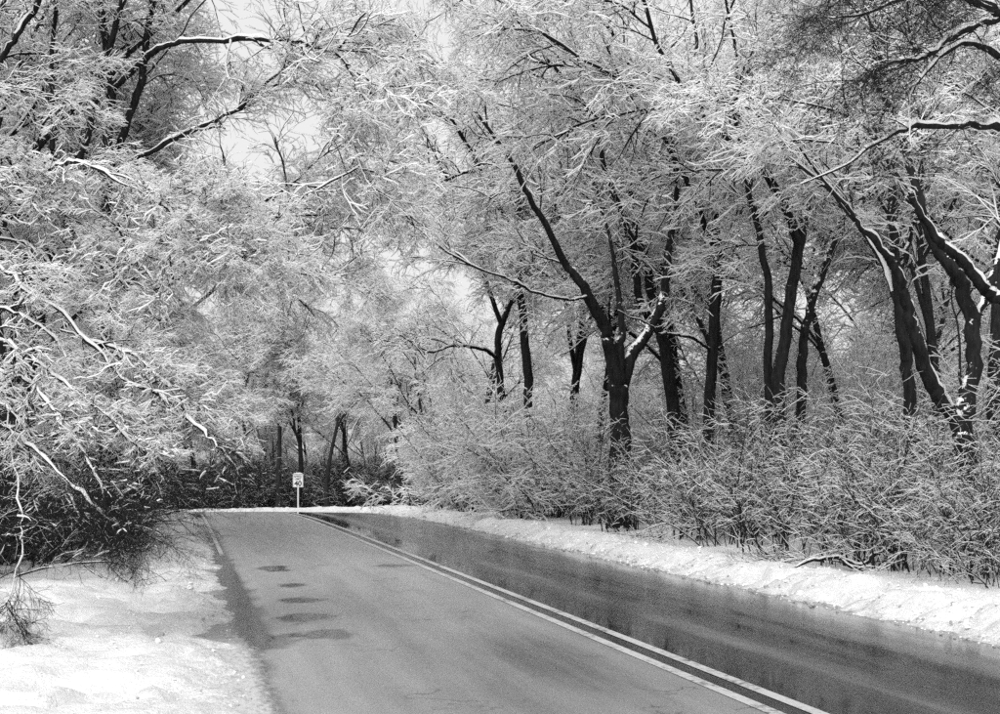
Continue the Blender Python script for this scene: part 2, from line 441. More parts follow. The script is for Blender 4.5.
def foliate(B, pts, rad, rng, n1, L1, n2, L2, n3, L3, n4, L4, snow=.018, t0=.25, droop=-.03, lean=(0, 0, 0), bare=.09, flat=.6, r=(.022, .009, .0042, .0028), lift=.15, ang=.85, zmin=None, keep=.15, shelter=None, s3=3):
    """side branches, twigs and twiglets on a set of limbs; few of them start below zmin"""
    lean = np.asarray(lean, float); g = np.array([0, 0, droop])
    def bk(p, k):                                 # twigs low under other branches caught little snow
        b_ = np.full(len(p), bare)
        if shelter: b_ = shelter[2] + (bare - shelter[2]) * sstep(shelter[0], shelter[1], p[:, 2])
        return np.minimum(b_ * k, 1.25)
    p, d, pr, tt = spawn(pts, rad, n1, t0, 1, ang, rng, flat, lift)
    if zmin is not None:
        k = (p[:, 2] > zmin + rng.normal(0, .4, len(p))) | (rng.random(len(p)) < keep)
        p, d, pr, tt = p[k], d[k], pr[k], tt[k]
        d[:, 2] = np.where(p[:, 2] < zmin + 2, np.abs(d[:, 2]) + .15, d[:, 2])
    L = L1 * rng.uniform(.6, 1.3, len(p)) * (1.15 - .5 * tt)
    r1 = np.minimum(pr * .7, r[0] * rng.uniform(.7, 1.2, len(p)))
    A, ra = grow(p, d, L, r1, r1 * .35, 7, rng, .12, g + lean)
    tube(B, A, ra, 6, snow * 1.6, rng, bk(p, 1.9))
    p, d, pr, tt = spawn(A, ra, n2, .1, 1, .75, rng, flat, .06)
    L = L2 * rng.uniform(.5, 1.3, len(p)) * (1.15 - .5 * tt)
    r1 = np.minimum(pr * .75, r[1] * rng.uniform(.7, 1.2, len(p)))
    A2, ra2 = grow(p, d, L, r1, r1 * .45, 5, rng, .19, g * 1.1 + lean)
    tube(B, A2, ra2, 4, snow * 1.2, rng, bk(p, 1.3))
    p, d, pr, tt = spawn(A2, ra2, n3, .1, 1, .7, rng, .7, .02)
    L = L3 * rng.uniform(.5, 1.35, len(p)) * (1.1 - .4 * tt)
    r1 = np.full(len(p), r[2]) * rng.uniform(.75, 1.2, len(p))
    A3, ra3 = grow(p, d, L, r1, r1 * .6, 3, rng, .22, g * 1.3)
    tube(B, A3, ra3, s3, snow, rng, bk(p, 1.2))
    if n4:
        p, d, pr, tt = spawn(A3, ra3, n4, .15, 1, .65, rng, .8, 0)
        L = L4 * rng.uniform(.5, 1.35, len(p))
        r1 = np.full(len(p), r[3]) * rng.uniform(.75, 1.2, len(p))
        A4, ra4 = grow(p, d, L, r1, r1 * .7, 2, rng, .25, g * 1.3)
        tube(B, A4, ra4, 3, snow * .85, rng, bk(p, 1.6))

def smooth_line(pts, k=5, wig=0, rng=None):
    """Catmull-Rom through (x, y, z, radius) points"""
    pts = np.asarray(pts, float); n = len(pts)
    e = np.concatenate([[2 * pts[0] - pts[1]], pts, [2 * pts[-1] - pts[-2]]]); o = []
    for i in range(n - 1):
        a, b, c, d = e[i:i + 4]
        for t in np.arange(k) / k:
            o.append(.5 * ((2 * b) + (c - a) * t + (2 * a - 5 * b + 4 * c - d) * t * t + (3 * b - a - 3 * c + d) * t ** 3))
    o.append(pts[-1]); o = np.array(o)
    if wig: o[1:-1, :3] += rng.normal(0, wig, (len(o) - 2, 3))
    o[:, 3] = np.maximum(o[:, 3], .004)
    return o

def resample(line, K):
    t = np.linspace(0, len(line) - 1, K + 1); i = np.arange(len(line))
    return np.stack([np.interp(t, i, line[:, j]) for j in range(4)], 1)

TRUNK_M = [m_bark, m_snow]; CROWN_M = [m_twig, m_snow]

def root_at(name, loc, rz=0, scale=1, label=None, cat=None, group=None):
    o = link(name, None); o.location = loc; o.rotation_euler = (0, 0, rz); o.scale = (scale,) * 3
    o.empty_display_size = .3
    return tag(o, label, cat, group)

def bough_build(seed, pitch, droop, bare=.11, snow=.023, wig=.10):
    """one four metre bough with its twigs, pointing along +X"""
    rng = np.random.default_rng(seed); B = Build()
    A, ra = grow(np.zeros((1, 3)), np.array([[math.cos(pitch), 0, math.sin(pitch)]]), np.array([3.6]), np.array([.026]), np.array([.005]), 14, rng, wig, (0, 0, droop))
    tube(B, A, ra, 6, snow * 1.7, rng, bare * .6)
    foliate(B, A, ra, rng, n1=13, L1=1.6, n2=7, L2=.8, n3=5, L3=.42, n4=1, L4=.26, snow=snow, t0=.1, droop=droop * 1.1, bare=bare, flat=.55, r=(.017, .008, .0042, .0032), lift=.05)
    return B.mesh('bough', CROWN_M, True)
BOUGH = {'up': [bough_build(301, .95, -.045), bough_build(302, .8, -.06)],
         'mid': [bough_build(303, .45, -.055), bough_build(304, .3, -.04)],
         'droop': [bough_build(305, .1, -.075), bough_build(306, -.15, -.06)],
         'dark': [bough_build(307, -.1, -.07, 1.1, .012), bough_build(308, -.35, -.05, 1.2, .012)]}

def pick_bough(d, rng, dark=False):
    k = 'dark' if dark else 'up' if d[2] > .5 else 'mid' if d[2] > .12 else 'droop'
    return BOUGH[k][int(rng.integers(0, 2))]

def bough_spots(pts, rad, n, rng, t0=.2, size=1.0, ang=.7, zmin=None, dark_below=None, lift=.1, lean=(0, 0, 0)):
    """places for boughs on limbs: (position, turn, size, mesh)"""
    p, d, pr, tt = spawn(pts, rad, n, t0, 1, ang, rng, .6, lift)
    tip = pts[:, -1] - pts[:, -2]
    p = np.concatenate([p, pts[:, -1]]); d = np.concatenate([d, unit(tip)]); tt = np.concatenate([tt, np.ones(len(tip))])
    d = unit(d + np.asarray(lean, float) * 12)
    o = []
    for i in range(len(p)):
        if zmin is not None and p[i, 2] < zmin + rng.normal(0, .4) and rng.random() > .08: continue
        dk = dark_below is not None and p[i, 2] < dark_below + rng.normal(0, .25)
        o.append((p[i], math.atan2(d[i, 1], d[i, 0]), size * rng.uniform(.75, 1.2) * (1.15 - .35 * tt[i]), pick_bough(d[i], rng, dk)))
    return o

def add_boughs(root, b0, spots):
    for p, rz, sz, me in spots:
        o = link('bough', me, root); o.location = p - b0; o.rotation_euler = (0, 0, rz); o.scale = (sz,) * 3; o['kind'] = 'stuff'

def traced_tree(name, label, Y, limbs, ext=(4, .5), fol=None, seed=0, snow=.024, group=None, lean=(0, 0, 0), cat='tree', trunk_snow=.02, t_from=.45, trunk_part='trunk', limb_part='limb', base_z=True, zmin=6.0, wiggle=1.0, thin=1.0, limb_lump=.75, nb=3, bsize=.9, dark_below=None, blift=.1):
    """a tree whose trunk and limbs follow given lines of (px, py, depth offset, width in px); the first one is the trunk"""
    rng = np.random.default_rng(seed)
    q = limbs[0][0]; b0 = P(q[0], q[1], Y + q[2])
    if base_z: b0[2] = gz(b0[0], b0[1]) - .05
    root = root_at(name, b0, label=label, cat=cat, group=group)
    K = 14; LP, LR = [], []
    for j, li in enumerate(limbs):
        pts = []
        for (px, py, dy, wd) in li:
            p = P(px, py, Y + dy); pts.append([*p, wd * thin * .5 * (Y + dy) / F])
        if j == 0 and base_z: pts[0][2] = b0[2]
        ln = smooth_line(pts, 6, .012, rng)
        amp = (.02 + .30 * ln[:, 3].mean()) * wiggle * np.sin(np.linspace(0, math.pi, len(ln))) ** .5
        for ax in range(3): ln[:, ax] += (fbm(np.arange(len(ln)) * .33, np.full(len(ln), seed * 7.1 + j * 3.7 + ax * 11.3), 90 + ax, 3) - .5) * 2.4 * amp
        ln[:, 3] *= 1 + .10 * (fbm(np.arange(len(ln)) * .25, np.full(len(ln), seed + j * 3.3), 3, 2) - .5) * 2
        if j == 0 and base_z: ln[:3, 3] *= [1.35, 1.15, 1.05]
        Bt = Build()
        tube(Bt, ln[None, :, :3], ln[None, :, 3], 12, ((trunk_snow + .25 * ln[:, 3].mean()) * (j > 0) * sstep(.06, .3, np.linspace(0, 1, len(ln))) + .01)[None], rng, 3.0 if j == 0 else .12, limb_lump)
        nm = trunk_part if j == 0 else limb_part
        link(nm, Bt.mesh(nm, TRUNK_M, True, b0), root)
        # the limb runs on into the crown
        d = unit(ln[-1, :3] - ln[-3, :3]); L = np.array([ext[0] * rng.uniform(.8, 1.2)])
        e, er = grow(ln[-1:, :3], d[None], L, ln[-1:, 3], ln[-1:, 3] * .2, K, rng, .10, np.array([0, 0, .01]) + np.asarray(lean))
        full = np.concatenate([ln[:-1], np.concatenate([e[0], er[0][:, None]], 1)])
        n0 = int(len(ln) * (t_from if j == 0 else .12))
        rs = resample(full[n0:], K * 2); LP.append(rs[:, :3]); LR.append(rs[:, 3])
        if j == 0: E = Build()
        tube(E, e, er, 8, snow * 1.6, rng, .15)
    LP, LR = np.array(LP), np.array(LR)
    kw = dict(n1=12, L1=2.7, n2=8, L2=1.4, n3=5, L3=.62, n4=2, L4=.3, snow=snow, lean=lean, zmin=zmin)
    fk = min(Y / 36, 1.15)                       # nearer trees are drawn with finer twigs
    if not fol:
        kw.update(r=tuple(v * fk for v in (.018, .0085, .0048, .0036)), snow=snow * fk ** .8, n1=10, L1=2.3, n2=7, L2=1.1, n3=5, L3=.45, n4=1, L4=.24)
    kw.update(fol or {})
    foliate(E, LP, LR, rng, **kw)
    c = link('crown', E.mesh('crown', CROWN_M, True, b0), root); c['kind'] = 'stuff'
    if nb: add_boughs(root, b0, bough_spots(LP, LR, nb, rng, .1, bsize * fk ** .6, zmin=zmin, dark_below=dark_below, lift=blift, lean=lean))
    return root

def tree_builds(seed, H=15, fork=.35, nl=6, spread=.55, snow=.024, fol=None, r=.2, lean=(0, 0, 0), bare=.10, nbough=2):
    rng = np.random.default_rng(seed); Bt, Bc = Build(), Build()
    hf = H * fork
    tp, tr = grow(np.array([[0, 0, -.1]]), np.array([[rng.normal(0, .06), rng.normal(0, .06), 1]]), np.array([H * .8]), np.array([r]), np.array([r * .22]), 16, rng, .045, (0, 0, .03))
    tr[0, 0] *= 1.35; tr[0, 1] *= 1.08
    tube(Bt, tp, tr, 10, .01, rng)
    p, d, pr, tt = spawn(tp, tr, nl, fork, .95, spread, rng, .3, .25)
    L = H * .52 * rng.uniform(.75, 1.2, len(p)) * (1.2 - .6 * tt)
    lp, lr = grow(p, d, L, pr * .62, pr * .12, 12, rng, .09, np.array([0, 0, .015]) + np.asarray(lean))
    tube(Bt, lp, lr, 8, .03, rng)
    tl = resample(np.concatenate([tp[0], tr[0][:, None]], 1)[7:], 12)
    a = np.concatenate([lp, tl[None, :, :3]]); b = np.concatenate([lr, tl[None, :, 3]])
    foliate(Bc, a, b, rng, n1=7, L1=1.8, n2=5, L2=.9, n3=4, L3=.45, n4=0, L4=0, snow=snow, lean=lean, bare=bare)
    return Bt, Bc, bough_spots(a, b, nbough, rng, .22, .95 * H / 15)

def shrub_build(seed, H=2.6, n=26, tilt=.32, snow=.009, n2=10, n3=6, n4=2, bare=.55, droop=-.04, base=1.0, side=.34, fine=(.15, .08)):
    rng = np.random.default_rng(seed); Bt, Bc = Build(), Build()
    az = rng.uniform(0, 2 * math.pi, n); tl = np.abs(rng.normal(0, tilt, n))
    p = np.stack([np.cos(az) * base * rng.random(n), np.sin(az) * base * rng.random(n), np.full(n, -.05)], 1)
    d = np.stack([np.cos(az) * np.sin(tl), np.sin(az) * np.sin(tl), np.cos(tl)], 1)
    L = H * rng.uniform(.65, 1.25, n); r0 = rng.uniform(.008, .020, n)
    A, ra = grow(p, d, L, r0, r0 * .3, 8, rng, .09, (0, 0, droop))
    tube(Bt, A, ra, 6, snow * .9, rng, bare)
    p, d, pr, tt = spawn(A, ra, n2, .15, 1, .75, rng, .7, .1)
    L = H * side * rng.uniform(.5, 1.3, len(p)) * (1.1 - .45 * tt); r1 = np.minimum(pr * .7, .008)
    A2, ra2 = grow(p, d, L, r1, r1 * .5, 4, rng, .2, (0, 0, droop * 1.4))
    tube(Bc, A2, ra2, 4, snow, rng, bare)
    p, d, pr, tt = spawn(A2, ra2, n3, .1, 1, .75, rng, .7, .05)
    L = H * fine[0] * rng.uniform(.5, 1.3, len(p)); r1 = np.full(len(p), .0032)
    A3, ra3 = grow(p, d, L, r1, r1 * .6, 3, rng, .25, (0, 0, droop * 2))
    tube(Bc, A3, ra3, 3, snow * .85, rng, bare * 1.2)
    if n4:
        p, d, pr, tt = spawn(A3, ra3, n4, .2, 1, .7, rng, .8, 0)
        L = H * fine[1] * rng.uniform(.5, 1.3, len(p)); r1 = np.full(len(p), .0024)
        A4, ra4 = grow(p, d, L, r1, r1 * .7, 1, rng, .1)
        tube(Bc, A4, ra4, 3, snow * .75, rng, bare * 1.5)
    return Bt, Bc

def scatter(name, protos, pts, label, cat):
    """stuff that nobody could count: many look-alikes spread over points by geometry nodes"""
    col = bpy.data.collections.new(name + '_kinds')
    for i, m in enumerate(protos):
        sub = bpy.data.collections.new('%s_kind_%d' % (name, i)); col.children.link(sub)
        for k in m:
            q = None
            if isinstance(k, tuple): k, q = k
            o = bpy.data.objects.new(name + '_piece', k); sub.objects.link(o)
            if q: o.location = q[0]; o.rotation_euler = (0, 0, q[1]); o.scale = (q[2],) * 3
    me = bpy.data.meshes.new(name); me.from_pydata([p[:3] for p in pts], [], [])
    for k, dt, j in (('turn', 'FLOAT', 3), ('size', 'FLOAT', 4)):
        a = me.attributes.new(k, dt, 'POINT'); a.data.foreach_set('value', np.array([p[j] for p in pts], np.float32))
    a = me.attributes.new('pick', 'INT', 'POINT'); a.data.foreach_set('value', np.array([p[5] for p in pts], np.int32))
    o = link(name, me); tag(o, label, cat, kind='stuff')
    ng = bpy.data.node_groups.new(name, 'GeometryNodeTree')
    ng.interface.new_socket('Geometry', in_out='INPUT', socket_type='NodeSocketGeometry')
    ng.interface.new_socket('Geometry', in_out='OUTPUT', socket_type='NodeSocketGeometry')
    gi, go = ng.nodes.new('NodeGroupInput'), ng.nodes.new('NodeGroupOutput')
    ci = ng.nodes.new('GeometryNodeCollectionInfo'); ci.inputs[0].default_value = col
    ci.inputs['Separate Children'].default_value = True; ci.inputs['Reset Children'].default_value = True
    ip = ng.nodes.new('GeometryNodeInstanceOnPoints'); ip.inputs['Pick Instance'].default_value = True
    def attr(k, dt):
        n = ng.nodes.new('GeometryNodeInputNamedAttribute'); n.data_type = dt; n.inputs['Name'].default_value = k
        return n.outputs['Attribute']
    cb = ng.nodes.new('ShaderNodeCombineXYZ'); ng.links.new(attr('turn', 'FLOAT'), cb.inputs[2])
    ng.links.new(gi.outputs[0], ip.inputs['Points']); ng.links.new(ci.outputs[0], ip.inputs['Instance'])
    ng.links.new(attr('pick', 'INT'), ip.inputs['Instance Index'])
    ng.links.new(cb.outputs[0], ip.inputs['Rotation']); ng.links.new(attr('size', 'FLOAT'), ip.inputs['Scale'])
    ng.links.new(ip.outputs[0], go.inputs[0])
    md = o.modifiers.new('scatter', 'NODES'); md.node_group = ng
    return o

# ------------------------------------------------------------------ big roadside trees on the right
LEFTWARD = (-.012, -.004, 0)
traced_tree('forked_tree', 'stout dark tree forking low into a wide Y on the right roadside', 36, [
    [(619, 540, 0, 30), (619, 480, 0, 27), (620, 436, 0, 25), (619, 400, 0, 25), (618, 375, 0, 22), (620, 345, .1, 13), (622, 320, .2, 9), (617, 290, .4, 7), (612, 250, .6, 5)],
    [(619, 410, 0, 17), (616, 380, -.1, 18), (610, 348, -.25, 17), (604, 324, -.4, 16), (583, 286, -.8, 13), (566, 262, -1, 10), (545, 225, -1.5, 8), (525, 190, -2, 7)],
    [(619, 408, 0, 17), (624, 378, .1, 17), (634, 353, .2, 15), (651, 328, .4, 13), (664, 296, .6, 12), (668, 250, .8, 10), (676, 205, 1, 8)],
    [(590, 296, -.7, 4), (565, 300, -1.6, 3), (535, 292, -2.6, 2.5), (505, 278, -3.5, 2)],
], ext=(3.2, 0), seed=11, lean=(-.006, -.002, 0), thin=.78, zmin=7.4)
traced_tree('leaning_tree', 'dark snow flecked tree rising close behind the low forked Y tree', 38, [
    [(680, 535, 0, 19), (678, 480, 0, 17), (675, 436, 0, 16), (667, 362, 0, 15), (660, 327, 0, 14), (651, 289, 0, 12), (645, 262, 0, 11), (634, 215, .3, 9), (628, 160, .6, 7)],
    [(662, 334, 0, 11), (644, 312, -.3, 10), (637, 280, -.6, 9), (631, 239, -1, 8), (612, 190, -1.5, 6)],
    [(652, 292, 0, 8), (668, 250, .5, 7), (690, 200, .8, 6), (700, 140, 1, 5)],
], ext=(5, 0), seed=12, lean=LEFTWARD, thin=.82, zmin=7.4)
traced_tree('straight_tree', 'single straight dark trunk standing right of the low forked Y tree', 37, [
    [(704, 540, 0, 13), (706, 470, 0, 11), (708, 436, 0, 11), (713, 348, 0, 11), (716, 286, 0, 10), (716, 230, .2, 8), (708, 160, .4, 7), (700, 100, .6, 5)],
    [(716, 262, 0, 6), (735, 215, .6, 5), (760, 160, 1, 4)],
    [(715, 250, 0, 6), (690, 190, -.8, 5), (660, 130, -1.4, 4)],
    [(712, 352, 0, 3), (695, 340, -.7, 2.5), (680, 336, -1.4, 2), (668, 334, -2, 1.5)],
], ext=(4.5, 0), seed=13, lean=LEFTWARD)
traced_tree('clustered_tree', 'cluster of dark trunks with one long bare limb reaching up left', 31, [
    [(783, 545, 0, 17), (782, 480, 0, 16), (781, 449, 0, 15), (777, 396, 0, 15), (784, 345, 0, 14), (790, 305, 0, 13), (800, 241, 0, 12), (812, 180, .4, 9), (818, 120, .8, 7)],
    [(772, 545, .5, 11), (769, 470, .5, 10), (768, 396, .4, 10), (768, 310, .2, 9), (762, 250, 0, 8), (748, 190, -.4, 6)],
    [(796, 545, .5, 12), (800, 440, .6, 11), (802, 374, .6, 11), (808, 316, .7, 10), (826, 263, 1, 9), (850, 200, 1.4, 7)],
    [(800, 246, 0, 10), (784, 205, -.4, 10), (766, 173, -.7, 10), (755, 156, -.8, 9), (726, 135, -1, 9), (705, 115, -1.3, 7), (681, 85, -1.6, 5)],
    [(710, 119, -1.2, 5), (690, 110, -1.5, 4), (665, 101, -2, 3)],
], ext=(4.5, 0), seed=14, lean=LEFTWARD, thin=.88)
traced_tree('slim_tree', 'slim snow flecked trunk just left of the V shaped tree', 27, [
    [(922, 565, 0, 14), (917, 480, 0, 13), (914, 454, 0, 13), (908, 380, 0, 12), (906, 353, 0, 12), (899, 305, 0, 11), (893, 230, .3, 9), (890, 150, .6, 7)],
    [(900, 310, 0, 6), (880, 260, .5, 5), (850, 215, 1, 4)],
    [(897, 280, 0, 6), (915, 220, .5, 5), (925, 150, .8, 4)],
], ext=(4, 0), seed=15, lean=LEFTWARD)
traced_tree('v_shaped_tree', 'big tree at far right splitting into a curved V with snow in its fork', 23, [
    [(982, 575, 0, 26), (976, 525, 0, 23), (968, 470, 0, 22), (963, 440, 0, 22), (960, 420, 0, 19), (962, 395, .1, 8), (960, 370, .2, 3)],
    [(966, 448, 0, 15), (957, 422, 0, 17), (936, 391, -.1, 16), (917, 348, -.3, 15), (909, 310, -.4, 13), (902, 282, -.5, 11), (886, 254, -.7, 8), (864, 232, -.9, 5), (845, 205, -1.1, 3)],
    [(966, 450, 0, 15), (965, 420, 0, 18), (970, 392, .1, 18), (973, 337, .2, 17), (966, 300, .3, 17), (955, 272, .3, 16), (934, 240, .4, 14), (918, 200, .5, 10), (905, 150, .6, 8), (885, 100, .8, 6)],
    [(972, 330, .2, 9), (992, 280, .6, 9), (1010, 220, 1, 8), (1020, 150, 1.4, 6)],
    [(1030, 318, .2, 12), (1000, 300, 0, 13), (984, 288, -.1, 13), (967, 268, -.2, 12), (948, 250, -.4, 10), (930, 228, -.5, 8), (905, 190, -.8, 6)],
], ext=(2.0, 0), seed=16, lean=LEFTWARD, thin=.88)
traced_tree('thin_tree', 'thin dark wavy trunk standing well left of the low forked Y tree', 46, [
    [(533, 530, 0, 10), (531, 444, 0, 9), (529, 400, 0, 9), (526, 354, 0, 9), (520, 287, 0, 8), (522, 242, 0, 8), (516, 190, .3, 7), (505, 130, .6, 5)],
    [(521, 280, 0, 5), (545, 235, .6, 4), (560, 190, 1, 4)],
    [(519, 240, 0, 5), (495, 200, -.6, 5), (475, 160, -1.2, 4), (458, 130, -2, 3)],
    [(520, 200, 0, 4), (495, 180, -1.2, 4), (470, 172, -2.5, 3), (455, 176, -3, 2)],
], ext=(1.5, 0), seed=17, lean=(-.006, -.003, 0), bsize=.7)
traced_tree('small_forked_tree', 'small dark tree with a high narrow fork left of the wavy thin trunk', 50, [
    [(505, 520, 0, 9), (503, 440, 0, 8), (502, 400, 0, 8), (497, 354, 0, 7), (502, 323, 0, 7), (515, 287, .3, 6), (520, 230, .5, 5)],
    [(502, 326, 0, 5), (488, 287, -.4, 5), (475, 240, -.8, 4), (460, 205, -1.5, 3)],
    [(498, 360, 0, 4), (485, 350, -.5, 3.5), (455, 345, -1.5, 3), (435, 352, -3, 2)],
], ext=(2, 0), seed=18, lean=(-.006, -.003, 0), bsize=.7)

# ------------------------------------------------------------------ trees on the left
RIGHTWARD = (.012, -.004, 0)
traced_tree('roadside_tree', 'dark multi stemmed tree on the left with branches arching over the road', 27, [
    [(112, 560, 0, 15), (108, 400, 0, 14), (107, 250, 0, 13), (107, 155, 0, 12), (111, 84, 0, 11), (104, 34, 0, 10), (100, -20, 0, 9)],
    [(110, 190, .2, 10), (125, 130, .3, 9), (141, 81, .4, 9), (147, 40, .4, 8), (155, -10, .5, 8)],
    [(80, 160, 0, 7), (91, 121, -.1, 8), (101, 80, -.2, 8), (121, 7, -.4, 7), (130, -40, -.5, 6)],
    [(112, 90, 0, 7), (150, 55, -.5, 7), (181, 42, -1, 6), (249, 39, -2, 6), (296, 42, -2.6, 4), (330, 52, -3.2, 3), (350, 66, -3.4, 2)],
    [(249, 39, -2, 4), (272, 50, -2.3, 4), (300, 68, -2.7, 3.5), (330, 102, -3.2, 3), (350, 140, -3.5, 2)],
    [(108, 175, 0, 6), (145, 155, -.6, 6), (188, 133, -1.2, 5), (235, 111, -1.9, 4), (279, 74, -2.5, 3)],
    [(108, 235, 0, 6), (134, 212, -.5, 6), (188, 210, -1.2, 5), (225, 215, -1.8, 4), (255, 208, -2.2, 3), (285, 190, -2.6, 2)],
    [(52, 150, 0, 6), (53, 100, 0, 6), (53, 50, 0, 5), (56, -10, 0, 5)],
    [(0, 62, -.5, 7), (20, 30, -.5, 7), (45, -10, -.4, 6)],
    [(108, 300, .1, 6), (150, 270, -.5, 5), (205, 255, -1.3, 5), (235, 250, -1.8, 4), (270, 262, -2.2, 2.5)],
    [(160, 335, -.5, 4), (200, 300, -1, 4), (235, 268, -1.6, 4), (270, 228, -2.1, 2)],
], ext=(1.2, 0), fol=dict(n1=8, L1=1.7, n2=6, L2=.95, n3=5, L3=.42, n4=2, L4=.2, r=(.014, .007, .004, .003), bare=.12, droop=-.015), nb=2, bsize=.55, seed=21, lean=RIGHTWARD, snow=.02, thin=.85, t_from=.5, zmin=4.0)

# arching snow-laden limbs close to the camera
traced_tree('drooping_tree', 'near tree at left edge with thick snow on limbs drooping to the ground', 16, [
    [(-60, 600, 0, 40), (-50, 450, 0, 34), (-40, 330, 0, 30), (-22, 240, 0, 26), (5, 190, 0, 20), (35, 190, -.1, 15)],
    [(5, 200, 0, 12), (40, 210, -.1, 10), (72, 226, -.2, 9), (111, 268, -.3, 8), (134, 294, -.4, 7), (165, 327, -.5, 6), (175, 355, -.5, 5), (192, 390, -.6, 3)],
    [(-30, 270, -.2, 12), (-5, 268, -.4, 10), (25, 287, -.7, 9), (81, 331, -1, 8), (121, 378, -1.2, 7), (155, 391, -1.4, 6), (185, 418, -1.6, 5), (212, 440, -1.8, 3)],
    [(-40, 330, -.3, 10), (-10, 335, -.6, 9), (20, 351, -.9, 8), (50, 371, -1.2, 7), (74, 391, -1.4, 6), (108, 418, -1.6, 5), (144, 452, -1.8, 3)],
    [(-40, 370, -.3, 9), (0, 371, -1, 8), (30, 383, -1.3, 7), (60, 420, -1.6, 6), (85, 455, -1.8, 5), (102, 490, -2, 3)],
    [(-45, 420, -.4, 9), (0, 425, -1, 7), (40, 455, -1.5, 6), (75, 490, -1.9, 5), (98, 512, -2.2, 4), (118, 525, -2.4, 2)],
    [(111, 270, -.3, 6), (150, 245, -.5, 5), (180, 236, -.7, 4), (205, 215, -.9, 3)],
    [(134, 294, -.4, 5), (170, 285, -.6, 4), (205, 262, -.9, 3), (240, 258, -1.2, 2)],
    [(5, 195, 0, 9), (45, 172, -.3, 8), (80, 165, -.5, 7), (120, 182, -.8, 5), (160, 205, -1, 4), (190, 240, -1.2, 3)],
    [(-10, 240, .3, 8), (30, 245, .2, 7), (60, 275, 0, 6), (85, 300, -.2, 5), (105, 345, -.3, 4), (118, 400, -.5, 2)],
    [(-30, 300, 0, 8), (5, 310, -.2, 7), (35, 320, -.4, 6), (70, 360, -.6, 5), (95, 385, -.8, 4), (130, 440, -1, 2)],
    [(-20, 210, .2, 9), (20, 215, .1, 7), (50, 222, 0, 6), (95, 240, -.1, 5), (135, 262, -.3, 4), (160, 290, -.5, 2)],
    [(-40, 395, -.2, 7), (-5, 400, -.6, 6), (25, 425, -.9, 5), (60, 470, -1.3, 4), (75, 510, -1.5, 2)],
    [(60, 330, -.8, 5), (100, 345, -1, 4), (140, 360, -1.2, 4), (175, 395, -1.4, 2)],
    [(10, 425, -1, 4), (18, 500, -1.6, 4), (22, 545, -1.9, 4), (8, 600, -2.2, 2)],
], ext=(.12, 0), nb=7, bsize=.36, dark_below=2.15, blift=-.05, fol=dict(n1=12, L1=.6, n2=6, L2=.38, n3=4, L3=.2, n4=1, L4=.11, r=(.0065, .0036, .0026, .002), bare=.25, droop=-.06, t0=.02, lift=.05, shelter=(1.2, 2.7, 1.05)), seed=22, snow=.014, trunk_snow=.011, thin=.36, wiggle=1.2, limb_lump=.95, t_from=.5, zmin=None)

# overhanging branches of a tree that stands right of the frame
traced_tree('overhanging_tree', 'tree beyond the right edge reaching dark drooping twigs into the top corner', 17, [
    [(1160, 620, 1, 40), (1150, 400, 1, 36), (1120, 200, .6, 30), (1100, 60, .3, 24), (1090, -60, 0, 18)],
    [(1110, 120, .4, 14), (1060, 60, 0, 11), (1010, 20, -.4, 9), (975, 0, -.6, 8), (940, -10, -.8, 6), (900, 0, -1, 4)],
    [(1000, 18, -.4, 7), (965, 30, -.6, 6), (930, 55, -.8, 4), (900, 62, -1, 3)],
    [(1120, 190, .4, 12), (1060, 140, 0, 9), (1000, 128, -.4, 7), (960, 126, -.6, 6), (905, 130, -.9, 4), (865, 150, -1.2, 3)],
    [(1115, 160, .4, 10), (1050, 90, 0, 8), (1000, 55, -.3, 6), (960, 45, -.6, 4), (920, 80, -.9, 2.5)],
    [(1100, 60, .2, 10), (1040, -20, -.2, 8), (980, -40, -.6, 6), (920, -40, -.9, 5), (870, -20, -1.2, 3)],
], ext=(1.2, 0), nb=5, bsize=.5, dark_below=99, blift=-.25, fol=dict(n1=7, L1=1.2, n2=5, L2=.7, n3=4, L3=.36, n4=1, L4=.2, r=(.010, .0055, .0036, .0026), bare=1.0, droop=-.045, lift=-.1, t0=.2), seed=23, snow=.009, trunk_snow=.02, t_from=.9)

# ------------------------------------------------------------------ further trees: three kinds, copied one by one
KINDS = [tree_builds(101, H=15, nl=7, r=.19), tree_builds(102, H=13.5, nl=6, r=.16, fork=.4, spread=.7), tree_builds(103, H=16, nl=8, r=.22, fork=.3, spread=.6)]
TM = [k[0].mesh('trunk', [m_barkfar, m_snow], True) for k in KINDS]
CM = [k[1].mesh('crown', CROWN_M, True) for k in KINDS]
BG = [[(t_, None), (c_, None)] + [(q[3], q) for q in k[2][::2]] for t_, c_, k in zip(TM, CM, KINDS)]

def tree_at(x, y, rz, sc_, kind, label, group):
    r = root_at('wood_tree', (x, y, gz(x, y) - .05), rz, sc_, label, 'tree', group)
    link('trunk', TM[kind], r)
    c = link('crown', CM[kind], r); c['kind'] = 'stuff'
    add_boughs(r, np.zeros(3), KINDS[kind][2])
    return r
def tree_px(px, Y, *a): return tree_at((px - 500) / F * Y, Y, *a)

